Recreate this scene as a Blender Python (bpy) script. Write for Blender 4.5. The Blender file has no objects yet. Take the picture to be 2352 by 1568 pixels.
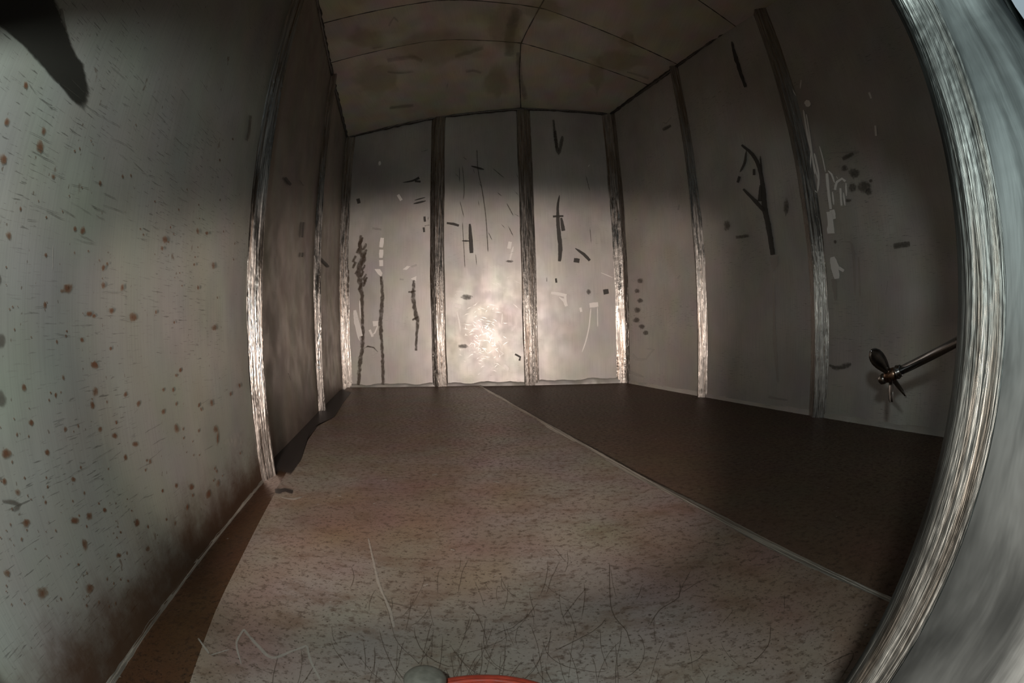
import bpy, bmesh, math, random
import numpy as np
from mathutils import Vector, Matrix

random.seed(7)
rng = np.random.default_rng(7)
SC = bpy.context.scene
COL = SC.collection

# ------------------------------------------------------------------ camera
CAM_Z = 0.45
FPX, PITCH, ROLL = 1036.1, -0.03517, -0.02623
cd = bpy.data.cameras.new('camera')
cam = bpy.data.objects.new('camera', cd)
COL.objects.link(cam)
cd.type = 'PANO'
cd.panorama_type = 'FISHEYE_EQUISOLID'
cd.sensor_width, cd.sensor_height, cd.sensor_fit = 36.0, 24.0, 'HORIZONTAL'
cd.fisheye_lens = FPX / 2352 * 36
cd.fisheye_fov = math.radians(230)
cd.clip_start, cd.clip_end = 0.005, 100
cam.matrix_world = (Matrix.Translation((0, 0, CAM_Z)) @ Matrix.Rotation(math.pi / 2 + PITCH, 4, 'X')
                    @ Matrix.Rotation(ROLL, 4, 'Z'))
SC.camera = cam

# ------------------------------------------------------------------ daylight outside, lamps, exposure
W = bpy.data.worlds.new('daylight')
SC.world = W
W.use_nodes = True
W.node_tree.nodes['Background'].inputs[0].default_value = (0.72, 0.9, 1.0, 1)
W.node_tree.nodes['Background'].inputs[1].default_value = 0.36

def lamp(name, kind, loc, aim, power, colour, size, spread=None):
    l = bpy.data.lights.new(name, kind)
    l.energy, l.color = power, colour
    if kind == 'AREA':
        l.shape, l.size = 'DISK', size
        if spread: l.spread = spread
    else:
        l.shadow_soft_size = size
    o = bpy.data.objects.new(name, l)
    COL.objects.link(o)
    o.location = loc
    o.rotation_euler = (Vector(aim) - Vector(loc)).to_track_quat('-Z', 'Y').to_euler()
    return o
# work lamp standing outside the manway and a small cool torch above the camera
wk = lamp('work_lamp_light', 'SPOT', (-0.075, -0.60, 0.32), (0.0, 0.0, 0.0), 220.0, (1.0, 0.83, 0.73), 0.07)
wk.rotation_euler = Vector((-0.03, math.cos(math.radians(63)), -math.sin(math.radians(63)))).to_track_quat('-Z', 'Y').to_euler()
wk.data.spot_size, wk.data.spot_blend = math.radians(162), 0.10
lamp('torch_light', 'POINT', (-0.08, -0.10, 0.62), (0, 1, 0.4), 12.5, (0.92, 1.0, 0.97), 0.02)

vs = SC.view_settings
vs.view_transform, vs.look = 'Standard', 'None'
vs.exposure, vs.gamma = 0.15, 1.0
vs.use_curve_mapping = False
SC.cycles.use_denoising = True
SC.cycles.max_bounces = 5
SC.cycles.diffuse_bounces = 4
SC.cycles.glossy_bounces = 3
SC.cycles.adaptive_threshold = 0.05
SC.cycles.caustics_reflective = True
SC.cycles.blur_glossy = 1.0
SC.cycles.sample_clamp_indirect = 4.0

# ------------------------------------------------------------------ helpers
def ray(x, y):
    X, Y = x - 1176.0, 784.0 - y
    c, s = math.cos(ROLL), math.sin(ROLL)
    X, Y = c * X - s * Y, s * X + c * Y
    r = math.hypot(X, Y) + 1e-9
    t = 2 * math.asin(min(1, r / (2 * FPX)))
    a, b, u = math.sin(t) * X / r, math.cos(t), math.sin(t) * Y / r
    c, s = math.cos(PITCH), math.sin(PITCH)
    return np.array([a, c * b - s * u, s * b + c * u])
CAMP = np.array([0, 0, CAM_Z])

def on_floor(x, y, z=0.0):
    d = ray(x, y)
    return CAMP + d * ((z - CAM_Z) / d[2])

def mesh_obj(name, verts, faces, mat, parent=None, uvs=None, smooth=False, attr=None):
    me = bpy.data.meshes.new(name)
    me.from_pydata([tuple(map(float, v)) for v in verts], [], faces)
    if uvs is not None:
        ul = me.uv_layers.new(name='UVMap')
        for lp in me.loops:
            ul.data[lp.index].uv = uvs[lp.vertex_index]
    if attr is not None:
        at = me.attributes.new('alpha', 'FLOAT', 'POINT')
        at.data.foreach_set('value', np.asarray(attr, dtype=np.float32))
    if smooth:
        me.polygons.foreach_set('use_smooth', [True] * len(me.polygons))
    me.materials.append(mat)
    me.update()
    o = bpy.data.objects.new(name, me)
    COL.objects.link(o)
    if parent: o.parent = parent
    return o

def empty(name, loc=(0, 0, 0)):
    o = bpy.data.objects.new(name, None)
    o.empty_display_size = 0.1
    COL.objects.link(o)
    o.location = loc
    return o

def tag(o, label=None, cat=None, kind=None, group=None):
    if label: o['label'] = label
    if cat: o['category'] = cat
    if kind: o['kind'] = kind
    if group: o['group'] = group
    return o

# ------------------------------------------------------------------ materials
class NT:
    def __init__(s, name):
        s.m = bpy.data.materials.new(name)
        s.m.use_nodes = True
        s.t = s.m.node_tree
        s.b = s.t.nodes['Principled BSDF']
        s.out = s.t.nodes['Material Output']
    def n(s, typ, **kw):
        nd = s.t.nodes.new(typ)
        for k, v in kw.items():
            if k.startswith('i_'):
                key = k[2:]
                key = int(key) if key.isdigit() else key
                s.set(nd.inputs[key], v)
            else:
                setattr(nd, k, v)
        return nd
    def set(s, sock, v):
        if isinstance(v, bpy.types.NodeSocket): s.t.links.new(v, sock)
        else: sock.default_value = v
    def uv(s, sx=1, sy=1, ox=0, oy=0):
        if not hasattr(s, '_uv'):
            s._uv = s.n('ShaderNodeUVMap').outputs[0]
        return s.n('ShaderNodeMapping', i_0=s._uv, i_1=(ox, oy, 0), i_3=(sx, sy, 1)).outputs[0]
    def noise(s, vec, scale=1, detail=3, rough=0.55, dist=0):
        nd = s.n('ShaderNodeTexNoise', i_0=vec)
        nd.inputs['Scale'].default_value = scale
        nd.inputs['Detail'].default_value = detail
        nd.inputs['Roughness'].default_value = rough
        nd.inputs['Distortion'].default_value = dist
        return nd.outputs[0]
    def noisec(s, vec, scale=1, detail=2):
        nd = s.n('ShaderNodeTexNoise', i_0=vec)
        nd.inputs['Scale'].default_value = scale
        nd.inputs['Detail'].default_value = detail
        return nd.outputs[1]
    def ramp(s, v, a, b, ca=0.0, cb=1.0):
        nd = s.n('ShaderNodeMapRange', clamp=True, interpolation_type='SMOOTHSTEP')
        s.set(nd.inputs[0], v)
        for i, q in zip((1, 2, 3, 4), (a, b, ca, cb)): s.set(nd.inputs[i], q)
        return nd.outputs[0]
    def math(s, op, a, b=0.0, c=None):
        nd = s.n('ShaderNodeMath', operation=op)
        s.set(nd.inputs[0], a); s.set(nd.inputs[1], b)
        if c is not None: s.set(nd.inputs[2], c)
        return nd.outputs[0]
    def mix(s, f, a, b, blend='MIX'):
        nd = s.n('ShaderNodeMix', data_type='RGBA', blend_type=blend)
        s.set(nd.inputs[0], f); s.set(nd.inputs[6], a); s.set(nd.inputs[7], b)
        return nd.outputs[2]
    def bump(s, h, strength, dist=0.002):
        nd = s.n('ShaderNodeBump')
        nd.inputs['Strength'].default_value = strength
        nd.inputs['Distance'].default_value = dist
        s.set(nd.inputs['Height'], h)
        return nd.outputs[0]

def rgb(r, g, b): return (r, g, b, 1)

def sheet_steel(name, base, tint=0.10, streak=0.55, sth=0.62, rust=0.0, rough=(0.36, 0.52), metal=0.75, rustlow=0.0, bumps=0.12):
    t = NT(name)
    big = t.noise(t.uv(2.2, 1.5), 1, 4)
    col = t.mix(t.ramp(big, 0.3, 0.7), rgb(*[c * 0.82 for c in base]), rgb(*[min(1, c * 1.12) for c in base]))
    # faint tints of the metal
    col = t.mix(tint, col, t.mix(1.0, rgb(*base), t.noisec(t.uv(7, 5, 3.1, 1.7), 1, 1), 'OVERLAY'))
    # fine rolling grain in both directions
    g1 = t.noise(t.uv(6, 190, 0, 0.3), 1, 3)
    g2 = t.noise(t.uv(240, 5, 0.2, 0), 1, 3)
    col = t.mix(t.ramp(g2, 0.35, 0.75, 0, 0.22), col, rgb(*[c * 0.55 for c in base]))
    # short dark scratches lying along the sheet
    sc = t.noise(t.uv(24, 300, 0.7, 0.9), 1, 3, 0.6, 0.5)
    zone = t.noise(t.uv(2.3, 3.1, 5, 2), 1, 2)
    msk = t.math('MULTIPLY', t.ramp(sc, sth, sth + 0.08), t.ramp(zone, 0.42, 0.62, 0.12, 1.0))
    col = t.mix(t.math('MULTIPLY', msk, streak), col, rgb(0.05, 0.045, 0.035))
    if rust:
        r = t.noise(t.uv(30, 17, 2, 4), 1, 3, 0.6)
        rz = t.noise(t.uv(4.0, 3.0, 7, 1), 1, 2)
        rm = t.math('MULTIPLY', t.ramp(r, 0.66, 0.74), t.ramp(rz, 0.45, 0.6))
        col = t.mix(t.math('MULTIPLY', rm, rust), col, rgb(0.13, 0.07, 0.035))
        r2 = t.noise(t.uv(95, 60, 1, 3), 1, 2)
        col = t.mix(t.math('MULTIPLY', t.ramp(r2, 0.69, 0.75), rust * 0.8), col, rgb(0.10, 0.05, 0.02))
    if rustlow:
        sep = t.n('ShaderNodeSeparateXYZ', i_0=t.uv()).outputs[1]
        hgt = t.math('ADD', sep, t.math('MULTIPLY', t.noise(t.uv(9, 9), 1, 5, 0.7), -0.22))
        m = t.ramp(hgt, -0.13, 0.035, 1, 0)
        col = t.mix(t.math('MULTIPLY', m, rustlow), col, rgb(0.10, 0.047, 0.021))
    t.set(t.b.inputs['Base Color'], col)
    t.b.inputs['Metallic'].default_value = metal
    rn = t.noise(t.uv(9, 7, 1, 1), 1, 3)
    t.set(t.b.inputs['Roughness'], t.ramp(rn, 0.3, 0.7, rough[0], rough[1]))
    wav = t.noise(t.uv(28, 34), 1, 2)
    h = t.math('ADD', t.math('MULTIPLY', g1, 0.12), t.math('MULTIPLY', wav, 1.4))
    t.set(t.b.inputs['Normal'], t.bump(h, bumps, 0.0012))
    return t.m

def ground_steel(name, base, streakscale=(170, 3.2), rough=(0.16, 0.42), brown=0.35, bumps=0.5):
    t = NT(name)
    g = t.noise(t.uv(streakscale[0], streakscale[1]), 1, 4, 0.6, 0.3)
    g3 = t.noise(t.uv(streakscale[0] * 0.35, streakscale[1] * 1.2, 2, 3), 1, 3)
    col = t.mix(t.ramp(g, 0.32, 0.68), rgb(*[c * 0.5 for c in base]), rgb(*[min(1, c * 1.2) for c in base]))
    b = t.noise(t.uv(streakscale[0] * 0.3, 1.8, 5, 2), 1, 3)
    col = t.mix(t.ramp(b, 0.5, 0.68, 0, brown), col, rgb(*[c * k for c, k in zip(base, (0.42, 0.28, 0.18))]))
    t.set(t.b.inputs['Base Color'], col)
    t.b.inputs['Metallic'].default_value = 1.0
    t.set(t.b.inputs['Roughness'], t.ramp(g3, 0.3, 0.7, rough[0], rough[1]))
    chunk = t.noise(t.uv(streakscale[0] * 0.25, streakscale[1] * 5, 1, 7), 1, 2)
    h = t.math('ADD', g, t.math('MULTIPLY', chunk, 0.9))
    t.set(t.b.inputs['Normal'], t.bump(h, bumps, 0.003))
    return t.m

def floor_steel(name, base, dark, rusty, rustamt, speck=0.8, metal=0.35, rough=(0.38, 0.6)):
    t = NT(name)
    big = t.noise(t.uv(1.6, 1.6), 1, 4)
    col = t.mix(t.ramp(big, 0.32, 0.68), rgb(*[c * 0.8 for c in base]), rgb(*[c * 1.1 for c in base]))
    rz = t.noise(t.uv(1.3, 1.0, 4, 2.2), 1, 4, 0.6)
    col = t.mix(t.ramp(rz, 0.4, 0.62, 0.05, rustamt), col, rgb(*rusty))
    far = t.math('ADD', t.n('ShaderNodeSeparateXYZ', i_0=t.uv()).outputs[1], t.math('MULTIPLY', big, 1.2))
    col = t.mix(t.ramp(far, 1.5, 3.0, 0, 0.75), col, rgb(*[c * 0.62 for c in rusty]))  # darker and browner towards the back end
    tint = t.noisec(t.uv(6, 6, 3, 3), 1, 1)
    col = t.mix(0.12, col, t.mix(1.0, rgb(*base), tint, 'OVERLAY'))
    s1 = t.noise(t.uv(58, 74, 0, 0), 1, 4, 0.65)
    col = t.mix(t.ramp(s1, 0.50, 0.66, 0, speck * 0.85), col, rgb(*dark))
    mot = t.noise(t.uv(9, 14, 2, 5), 1, 5, 0.7)
    col = t.mix(t.ramp(mot, 0.48, 0.68, 0, 0.5), col, rgb(*[0.5 * (a + b) for a, b in zip(dark, rusty)]))
    s2 = t.noise(t.uv(165, 180, 6, 0), 1, 3)
    col = t.mix(t.ramp(s2, 0.57, 0.70, 0, speck), col, rgb(*[c * 0.6 for c in dark]))
    s3 = t.noise(t.uv(55, 55, 9, 9), 1, 2)
    col = t.mix(t.ramp(s3, 0.73, 0.78, 0, 0.8), col, rgb(0.45, 0.42, 0.38))
    t.set(t.b.inputs['Base Color'], col)
    t.b.inputs['Metallic'].default_value = metal
    t.set(t.b.inputs['Roughness'], t.ramp(s1, 0.3, 0.7, rough[0], rough[1]))
    t.set(t.b.inputs['Normal'], t.bump(s2, 0.35, 0.001))
    return t.m

def mark_mat(name, col, lo, hi, nscale=(60, 60), amt=0.55, metal=0.0, rough=0.6, strength=1.0, col2=None, bump=0.0):
    """flat mark on a sheet: fades out at its ragged edge"""
    t = NT(name)
    a = t.n('ShaderNodeAttribute', attribute_name='alpha').outputs['Fac']
    n = t.noise(t.uv(*nscale), 1, 4, 0.65)
    v = t.math('ADD', a, t.math('MULTIPLY', t.math('SUBTRACT', n, 0.5), amt))
    f = t.math('MULTIPLY', t.ramp(v, lo, hi), strength)
    if col2: t.set(t.b.inputs['Base Color'], t.mix(t.ramp(v, lo, 1.0), rgb(*col2), rgb(*col)))
    else: t.b.inputs['Base Color'].default_value = rgb(*col)
    t.b.inputs['Metallic'].default_value = metal
    t.b.inputs['Roughness'].default_value = rough
    t.set(t.b.inputs['Alpha'], f)
    if bump: t.set(t.b.inputs['Normal'], t.bump(t.noise(t.uv(nscale[0] * 3, nscale[1] * 3), 1, 2), bump, 0.002))
    return t.m

def plain(name, col, metal=0.0, rough=0.5, nz=0.15, sc=80):
    t = NT(name)
    tc = t.n('ShaderNodeTexCoord').outputs['Object']
    n = t.noise(tc, sc, 3)
    t.set(t.b.inputs['Base Color'], t.mix(t.ramp(n, 0.3, 0.7), rgb(*[c * (1 - nz) for c in col]), rgb(*[min(1, c * (1 + nz)) for c in col])))
    t.b.inputs['Metallic'].default_value = metal
    t.set(t.b.inputs['Roughness'], t.ramp(n, 0.3, 0.7, rough * 0.8, min(1, rough * 1.2)))
    t.set(t.b.inputs['Normal'], t.bump(n, 0.1, 0.001))
    return t.m

M_LEFT = sheet_steel('rusty_sheet_steel', (0.40, 0.40, 0.36), rust=0.7, sth=0.60, streak=0.6, metal=0.4, rough=(0.42, 0.6), rustlow=0.92)
M_LEFT2 = sheet_steel('shaded_sheet_steel', (0.36, 0.32, 0.28), streak=0.3, rough=(0.42, 0.6), metal=0.6, rustlow=0.4)  # rear left bays: their weaker light is put into a darker base colour
M_BACK = sheet_steel('bright_sheet_steel', (0.58, 0.56, 0.53), streak=0.35, rough=(0.44, 0.52), metal=0.6, bumps=0.015)
M_RIGHT = sheet_steel('grey_sheet_steel', (0.56, 0.53, 0.49), streak=0.6, sth=0.60, rough=(0.42, 0.58), metal=0.4)
M_CEIL = sheet_steel('roof_sheet_steel', (0.62, 0.57, 0.47), tint=0.3, streak=0.2, rough=(0.45, 0.6), metal=0.15, bumps=0.1)
M_FRONT = sheet_steel('front_sheet_steel', (0.42, 0.42, 0.40), metal=0.7)
M_RIB = ground_steel('ground_rib_steel', (0.44, 0.41, 0.38), (320, 4.0), (0.14, 0.46), 0.6, 0.75)
M_RIM = ground_steel('ground_rim_steel', (0.062, 0.068, 0.065), (260, 9), (0.38, 0.56), 0.5, 0.55)
M_NECK = ground_steel('neck_steel', (0.040, 0.046, 0.046), (70, 7), (0.45, 0.6), 0.2, 0.15)
M_BEAD = plain('dark_weld', (0.11, 0.10, 0.09), 0.8, 0.45, 0.4, 120)
M_BASEW = ground_steel('ground_base_weld', (0.55, 0.52, 0.48), (9, 90), (0.14, 0.4), 0.5, 0.6)
M_SEAM = ground_steel('floor_weld_steel', (0.66, 0.62, 0.55), (5, 190), (0.45, 0.65), 0.3, 0.5)
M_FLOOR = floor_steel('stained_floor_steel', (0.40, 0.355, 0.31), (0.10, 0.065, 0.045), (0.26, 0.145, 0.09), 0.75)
M_FLOORR = floor_steel('brown_floor_steel', (0.16, 0.11, 0.075), (0.05, 0.032, 0.022), (0.13, 0.07, 0.04), 0.6, rough=(0.5, 0.7))  # right plate: browner, with its grazing shade also put into the base colour
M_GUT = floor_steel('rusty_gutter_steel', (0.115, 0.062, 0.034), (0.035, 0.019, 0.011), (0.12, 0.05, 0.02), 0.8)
M_SHINE = mark_mat('glinting_ground_metal', (1.0, 0.97, 0.93), 0.16, 0.30, (50, 70), 0.35, 0.15, 0.45, 1.0)  # grinding marks; their glint is put into the near-white base colour
M_SHINE_T = mark_mat('faint_ground_metal', (0.75, 0.73, 0.70), 0.3, 0.9, (60, 120), 0.6, 0.7, 0.35, 0.45)
M_SOOT = mark_mat('dark_scuff', (0.055, 0.05, 0.045), 0.22, 0.40, (45, 60), 0.5, 0.0, 0.6, 0.8)
M_SOOT_T = mark_mat('soft_dark_stain', (0.09, 0.075, 0.06), 0.25, 1.0, (80, 60), 1.1, 0.0, 0.7, 0.6)
M_RUST = mark_mat('rust_spot', (0.12, 0.046, 0.018), 0.32, 1.05, (45, 30), 1.1, 0.0, 0.9, 0.85, col2=(0.22, 0.15, 0.085))
M_SCR = mark_mat('thin_dark_scratch', (0.06, 0.055, 0.045), 0.3, 0.9, (60, 200), 0.9, 0.0, 0.7, 0.6)
M_CST = mark_mat('faint_roof_stain', (0.09, 0.075, 0.05), 0.2, 1.2, (14, 14), 0.9, 0.0, 0.7, 0.35)
M_DRIP = mark_mat('brown_drip_stain', (0.085, 0.06, 0.04), 0.3, 1.0, (38, 24), 1.7, 0.0, 0.7, 0.7)
M_YELLOW = mark_mat('yellow_stain', (0.50, 0.43, 0.24), 0.15, 0.9, (8, 8), 0.6, 0.2, 0.6, 0.3)
M_HAIR = mark_mat('floor_hairline', (0.09, 0.06, 0.042), 0.2, 0.8, (25, 25), 0.7, 0.0, 0.7, 0.55)
M_PALE = mark_mat('pale_scrape', (0.50, 0.46, 0.40), 0.3, 1.0, (45, 45), 0.9, 0.1, 0.6, 0.5)
M_PROP = plain('dark_polished_steel', (0.30, 0.29, 0.28), 1.0, 0.2, 0.2, 60)
M_SHAFT = plain('shaft_steel', (0.42, 0.43, 0.44), 1.0, 0.22, 0.08, 200)
M_HUB = plain('bronze_hub', (0.26, 0.17, 0.12), 1.0, 0.3, 0.4, 90)
M_RED = plain('red_rubber', (0.36, 0.045, 0.022), 0.0, 0.6, 0.2, 60)
M_GREY = plain('grey_rubber', (0.15, 0.145, 0.12), 0.0, 0.6, 0.2, 90)

# ------------------------------------------------------------------ plan of the tank (metres, camera above the origin)
N_ = np.array([-0.500, -0.08]); C_ = np.array([-1.362, 3.395]); F_ = np.array([0.890, 3.450]); I_ = np.array([1.755, 1.027])
FW0 = np.array([0.223, 0.130]); FWD = np.array([0.9653, 0.2610])          # front wall line, square to the side walls
def hit(a, b, c, d):
    A = np.array([b - a, -(d)]).T
    t = np.linalg.solve(A, c - a)
    return a + (b - a) * t[0]
LD = np.array([-0.58, 0.19]) - C_
NL = hit(C_, C_ + LD, FW0, FWD)
NR = hit(F_, I_, FW0, FWD)
ZB = -0.10                                                               # sheets reach a little under the floor plates

class Wall:
    def __init__(s, a, b, tops):
        s.a, s.b = np.array(a), np.array(b)
        s.L = np.linalg.norm(s.b - s.a)
        s.d = (s.b - s.a) / s.L
        s.n = np.array([s.d[1], -s.d[0]])                                # towards the inside (a->b runs with the inside on its right)
        s.tops = tops
    def top(s, u): return float(np.interp(u, [p[0] for p in s.tops], [p[1] for p in s.tops]))
    def P(s, u, z, off=0.0):
        q = s.a + s.d * u + s.n * off
        return np.array([q[0], q[1], z])
    def U(s, p): return float((np.array(p) - s.a) @ s.d)
    def px(s, x, y, off=0.0):
        d = ray(x, y)
        k = (s.a + s.n * off) @ s.n
        t = k / (d[:2] @ s.n)
        q = CAMP + d * t
        return s.U(q[:2]), float(q[2])

WL = Wall(NL, C_, [(0, 2.10), (9, 2.10)])
LB = np.linalg.norm(F_ - C_)
WB = Wall(C_, F_, [(0, 2.10), (0.78, 2.205), (1.515, 2.262), (LB, 2.235)])
WR = Wall(F_, NR, [(0, 2.235), (0.8, 2.24), (1.75, 2.29), (2.6, 2.30), (4, 2.30)])

def panel(wall, u0, u1, mat, parent, seed):
    nu, nz = 7, 15
    vs_, uv_, fc = [], [], []
    for side, off in ((0, 0.0), (1, -0.006)):
        for j in range(nz):
            for i in range(nu):
                u = u0 + (u1 - u0) * i / (nu - 1)
                zt = wall.top(u) + 0.01
                z = ZB + (zt - ZB) * j / (nz - 1)
                bow = 0.004 * math.sin(3.0 * z + seed) * math.sin(math.pi * i / (nu - 1))
                vs_.append(wall.P(u, z, off + bow)); uv_.append((u + seed * 3.7, z))
    K = nu * nz
    for j in range(nz - 1):
        for i in range(nu - 1):
            q = [j * nu + i, j * nu + i + 1, (j + 1) * nu + i + 1, (j + 1) * nu + i]
            fc.append(q[::-1]); fc.append([k + K for k in q])
    ring = [i for i in range(nu)] + [j * nu + nu - 1 for j in range(1, nz)] + [(nz - 1) * nu + i for i in range(nu - 2, -1, -1)] + [j * nu for j in range(nz - 2, 0, -1)]
    for a, b in zip(ring, ring[1:] + ring[:1]): fc.append([a, b, b + K, a + K])
    return mesh_obj('wall_panel', vs_, fc, mat, parent, uv_)

def rib(wall, u, w0, w1, p, parent, name='stiffening_rib', mat=None, prof=None):
    """vertical folded rib, apex towards the inside, with hand-ground wavy edges"""
    mat = mat or M_RIB
    nz = 46
    zt = wall.top(u) + 0.005
    vs_, uv_, fc = [], [], []
    ph = random.random() * 6
    prof = prof or [(-w0, -0.003), (-w0 + 0.004, 0.002), (-w0 * 0.12, p * 0.93), (-0.0015, p), (0.0015, p), (w1 * 0.12, p * 0.93), (w1 - 0.004, 0.002), (w1, -0.003)]
    q = len(prof)
    for j in range(nz):
        z = ZB + (zt - ZB) * j / (nz - 1)
        jl = 0.0035 * math.sin(9 * z + ph) + 0.0015 * math.sin(31 * z + ph)
        jr = 0.0035 * math.sin(8 * z + ph * 2) + 0.0015 * math.sin(27 * z + ph)
        jm = 0.0010 * math.sin(7 * z + ph)
        arc = 0
        for i, (du, o) in enumerate(prof):
            jj = jl if i < 1 else (jr if i >= q - 1 else jm)
            vs_.append(wall.P(u + du + jj, z, o)); uv_.append((u + du, z))
    for j in range(nz - 1):
        for i in range(q - 1):
            a = j * q + i
            fc.append([a, a + q, a + q + 1, a + 1])
    return mesh_obj(name, vs_, fc, mat, parent, uv_)

def base_weld(wall, u0, u1, parent, z0=0.0, hgt=0.022, out=0.018, mat=None):
    n = max(8, int((u1 - u0) / 0.02))
    vs_, uv_, fc = [], [], []
    for i in range(n + 1):
        u = u0 + (u1 - u0) * i / n
        hh = hgt * (1 + 0.35 * math.sin(u * 23) * math.sin(u * 7.3)) + random.uniform(-0.002, 0.002)
        oo = out + random.uniform(-0.002, 0.002)
        for (o, z) in ((-0.002, z0 + hh), (0.003, z0 + hh * 0.92), (oo * 0.35, z0 + hh * 0.40), (oo, z0 + 0.003), (oo + 0.001, z0 - 0.05)):
            vs_.append(wall.P(u, z, o)); uv_.append((u, z + o))
    for i in range(n):
        for k in range(4):
            a = i * 5 + k
            fc.append([a, a + 5, a + 6, a + 1])
    return mesh_obj('base_weld', vs_, fc, mat or M_BASEW, parent, uv_, True)

def tube(pts, radii, seg=10):
    """verts and faces of a swept tube along pts"""
    vs_, fc = [], []
    pts = [Vector(p) for p in pts]
    if not hasattr(radii, '__len__'): radii = [radii] * len(pts)
    prev = None
    for i, p in enumerate(pts):
        t = (pts[min(i + 1, len(pts) - 1)] - pts[max(i - 1, 0)]).normalized()
        if prev is None:
            a = t.orthogonal().normalized()
        else:
            a = (prev - t * prev.dot(t)).normalized()
        prev = a
        b = t.cross(a)
        for k in range(seg):
            an = 2 * math.pi * k / seg
            vs_.append(p + (a * math.cos(an) + b * math.sin(an)) * radii[i])
    for i in range(len(pts) - 1):
        for k in range(seg):
            k2 = (k + 1) % seg
            fc.append([i * seg + k, i * seg + k2, (i + 1) * seg + k2, (i + 1) * seg + k])
    fc.append(list(range(seg))[::-1]); fc.append([(len(pts) - 1) * seg + k for k in range(seg)])
    return vs_, fc

# ------------------------------------------------------------------ walls
def wall_root(name, label):
    o = empty(name)
    return tag(o, label, None, 'structure')

wl = wall_root('wall_left', 'pale rust-spotted steel side wall on the left with two folded ribs')
wb = wall_root('wall_back', 'bright stainless steel end wall with ground vertical ribs and scuff marks')
wr = wall_root('wall_right', 'dim grey steel side wall on the right behind the propeller')

RL = [WL.px(594, 730, 0.032)[0], WL.px(735, 730, 0.032)[0]]
RB = [WB.px(1002, 760, 0.055)[0], WB.px(1222, 820, 0.06)[0]]
RR = [WR.px(1606, 830, 0.035)[0], WR.px(1872, 830, 0.035)[0]]
RR.append(RR[1] + 1.02)
PAN = {}
def build_wall(wall, root, ribs, mats, key):
    cuts = [0.0] + ribs + [wall.L]
    for i, (u0, u1) in enumerate(zip(cuts, cuts[1:])):
        PAN[key + str(i)] = panel(wall, u0, u1, mats[min(i, len(mats) - 1)], root, len(PAN) + 1)
build_wall(WL, wl, RL, [M_LEFT, M_LEFT2, M_LEFT2], 'L')
build_wall(WB, wb, RB, [M_BACK], 'B')
build_wall(WR, wr, RR, [M_RIGHT], 'R')
rib(WL, RL[0], 0.034, 0.055, 0.046, wl)
rib(WL, RL[1], 0.022, 0.050, 0.038, wl)
rib(WB, RB[0], 0, 0, 0, wb, prof=[(-0.048, -0.003), (-0.044, 0.003), (-0.016, 0.016), (-0.002, 0.0215), (0.003, 0.0215), (0.060, 0.0105), (0.066, 0.004), (0.068, -0.003)])
rib(WB, RB[1], 0, 0, 0, wb, prof=[(-0.062, -0.003), (-0.059, 0.006), (-0.054, 0.0135), (-0.003, 0.0165), (0.003, 0.0160), (0.040, 0.0055), (0.052, 0.002), (0.055, -0.003)])
rib(WR, RR[0], 0.040, 0.046, 0.044, wr)
rib(WR, RR[1], 0.050, 0.066, 0.038, wr)
rib(WR, RR[2], 0.060, 0.068, 0.035, wr)
# folded corner strips
def corner(name, wa, ua, wbb, ub, apex, parent):
    nz = 40
    pa, pb = wa.P(ua, 0, -0.002)[:2], wbb.P(ub, 0, -0.002)[:2]
    vs_, uv_, fc = [], [], []
    zt = wbb.top(ub if ub < 1 else ub) + 0.005
    for j in range(nz):
        z = ZB + (zt - ZB) * j / (nz - 1)
        e1, e2 = 0.003 * math.sin(11 * z), 0.003 * math.sin(9 * z + 1)
        q = [pa + wa.d * e1, apex + (pa - apex) * 0.06, apex + (pb - apex) * 0.06, pb + wbb.d * e2]
        s = 0
        for k, v in enumerate(q):
            vs_.append((v[0], v[1], z)); uv_.append((k * 0.03 if k < 2 else 0.035 + (k - 2) * 0.06, z))
    for j in range(nz - 1):
        for k in range(3):
            a = j * 4 + k
            fc.append([a, a + 4, a + 5, a + 1])
    return mesh_obj(name, vs_, fc, M_RIB, parent, uv_)
corner('corner_strip', WL, WL.L - 0.036, WB, 0.082, np.array(WB.P(0.012, 0, 0.030)[:2]), wb)
uF = WB.L - 0.085
corner('corner_strip', WB, uF, WR, 0.065, np.array(WB.P(WB.L - 0.006, 0, 0.024)[:2]), wb)
base_weld(WB, 0.06, WB.L - 0.05, wb, 0.0, 0.024, 0.010, M_BACK)
base_weld(WR, 0.05, WR.L - 0.05, wr, -0.005, 0.012, 0.007, M_RIGHT)
base_weld(WL, 0.02, WL.L - 0.05, wl, -0.036, 0.008, 0.007, M_SEAM)

# ------------------------------------------------------------------ ceiling: folded roof sheets with welded cross seams
ce = tag(empty('ceiling'), 'brownish folded sheet steel roof with welded seams', None, 'structure')
def ridge_fr(y_t): return float(np.interp(y_t, [0, 0.19, 0.31, 0.42, 1.0], [0.66, 0.57, 0.523, 0.518, 0.50]))
def roof_pt(fr, y_t):
    """fr across (0 left wall, 1 right wall), y_t along (0 back wall, 1 front wall); the fold follows the ridge"""
    a = C_ + (NL - C_) * y_t; b = F_ + (NR - F_) * y_t
    q = a + (b - a) * fr
    rf = ridge_fr(y_t)
    z = float(np.interp(fr, [0, 0.52 * rf, rf, 1.0], [2.10, 2.205, 2.262, 2.236]))
    return np.array([q[0], q[1], z + 0.05 * y_t * fr])
def cross_t(base, fr):                                                    # cross seams run askew on the right half
    if base in (0.0, 1.0): return base
    return base - float(np.interp(fr, [0, 0.3, 0.52, 0.82, 1.0], [0, 0, 0.03, 0.105, 0.15]))
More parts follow.
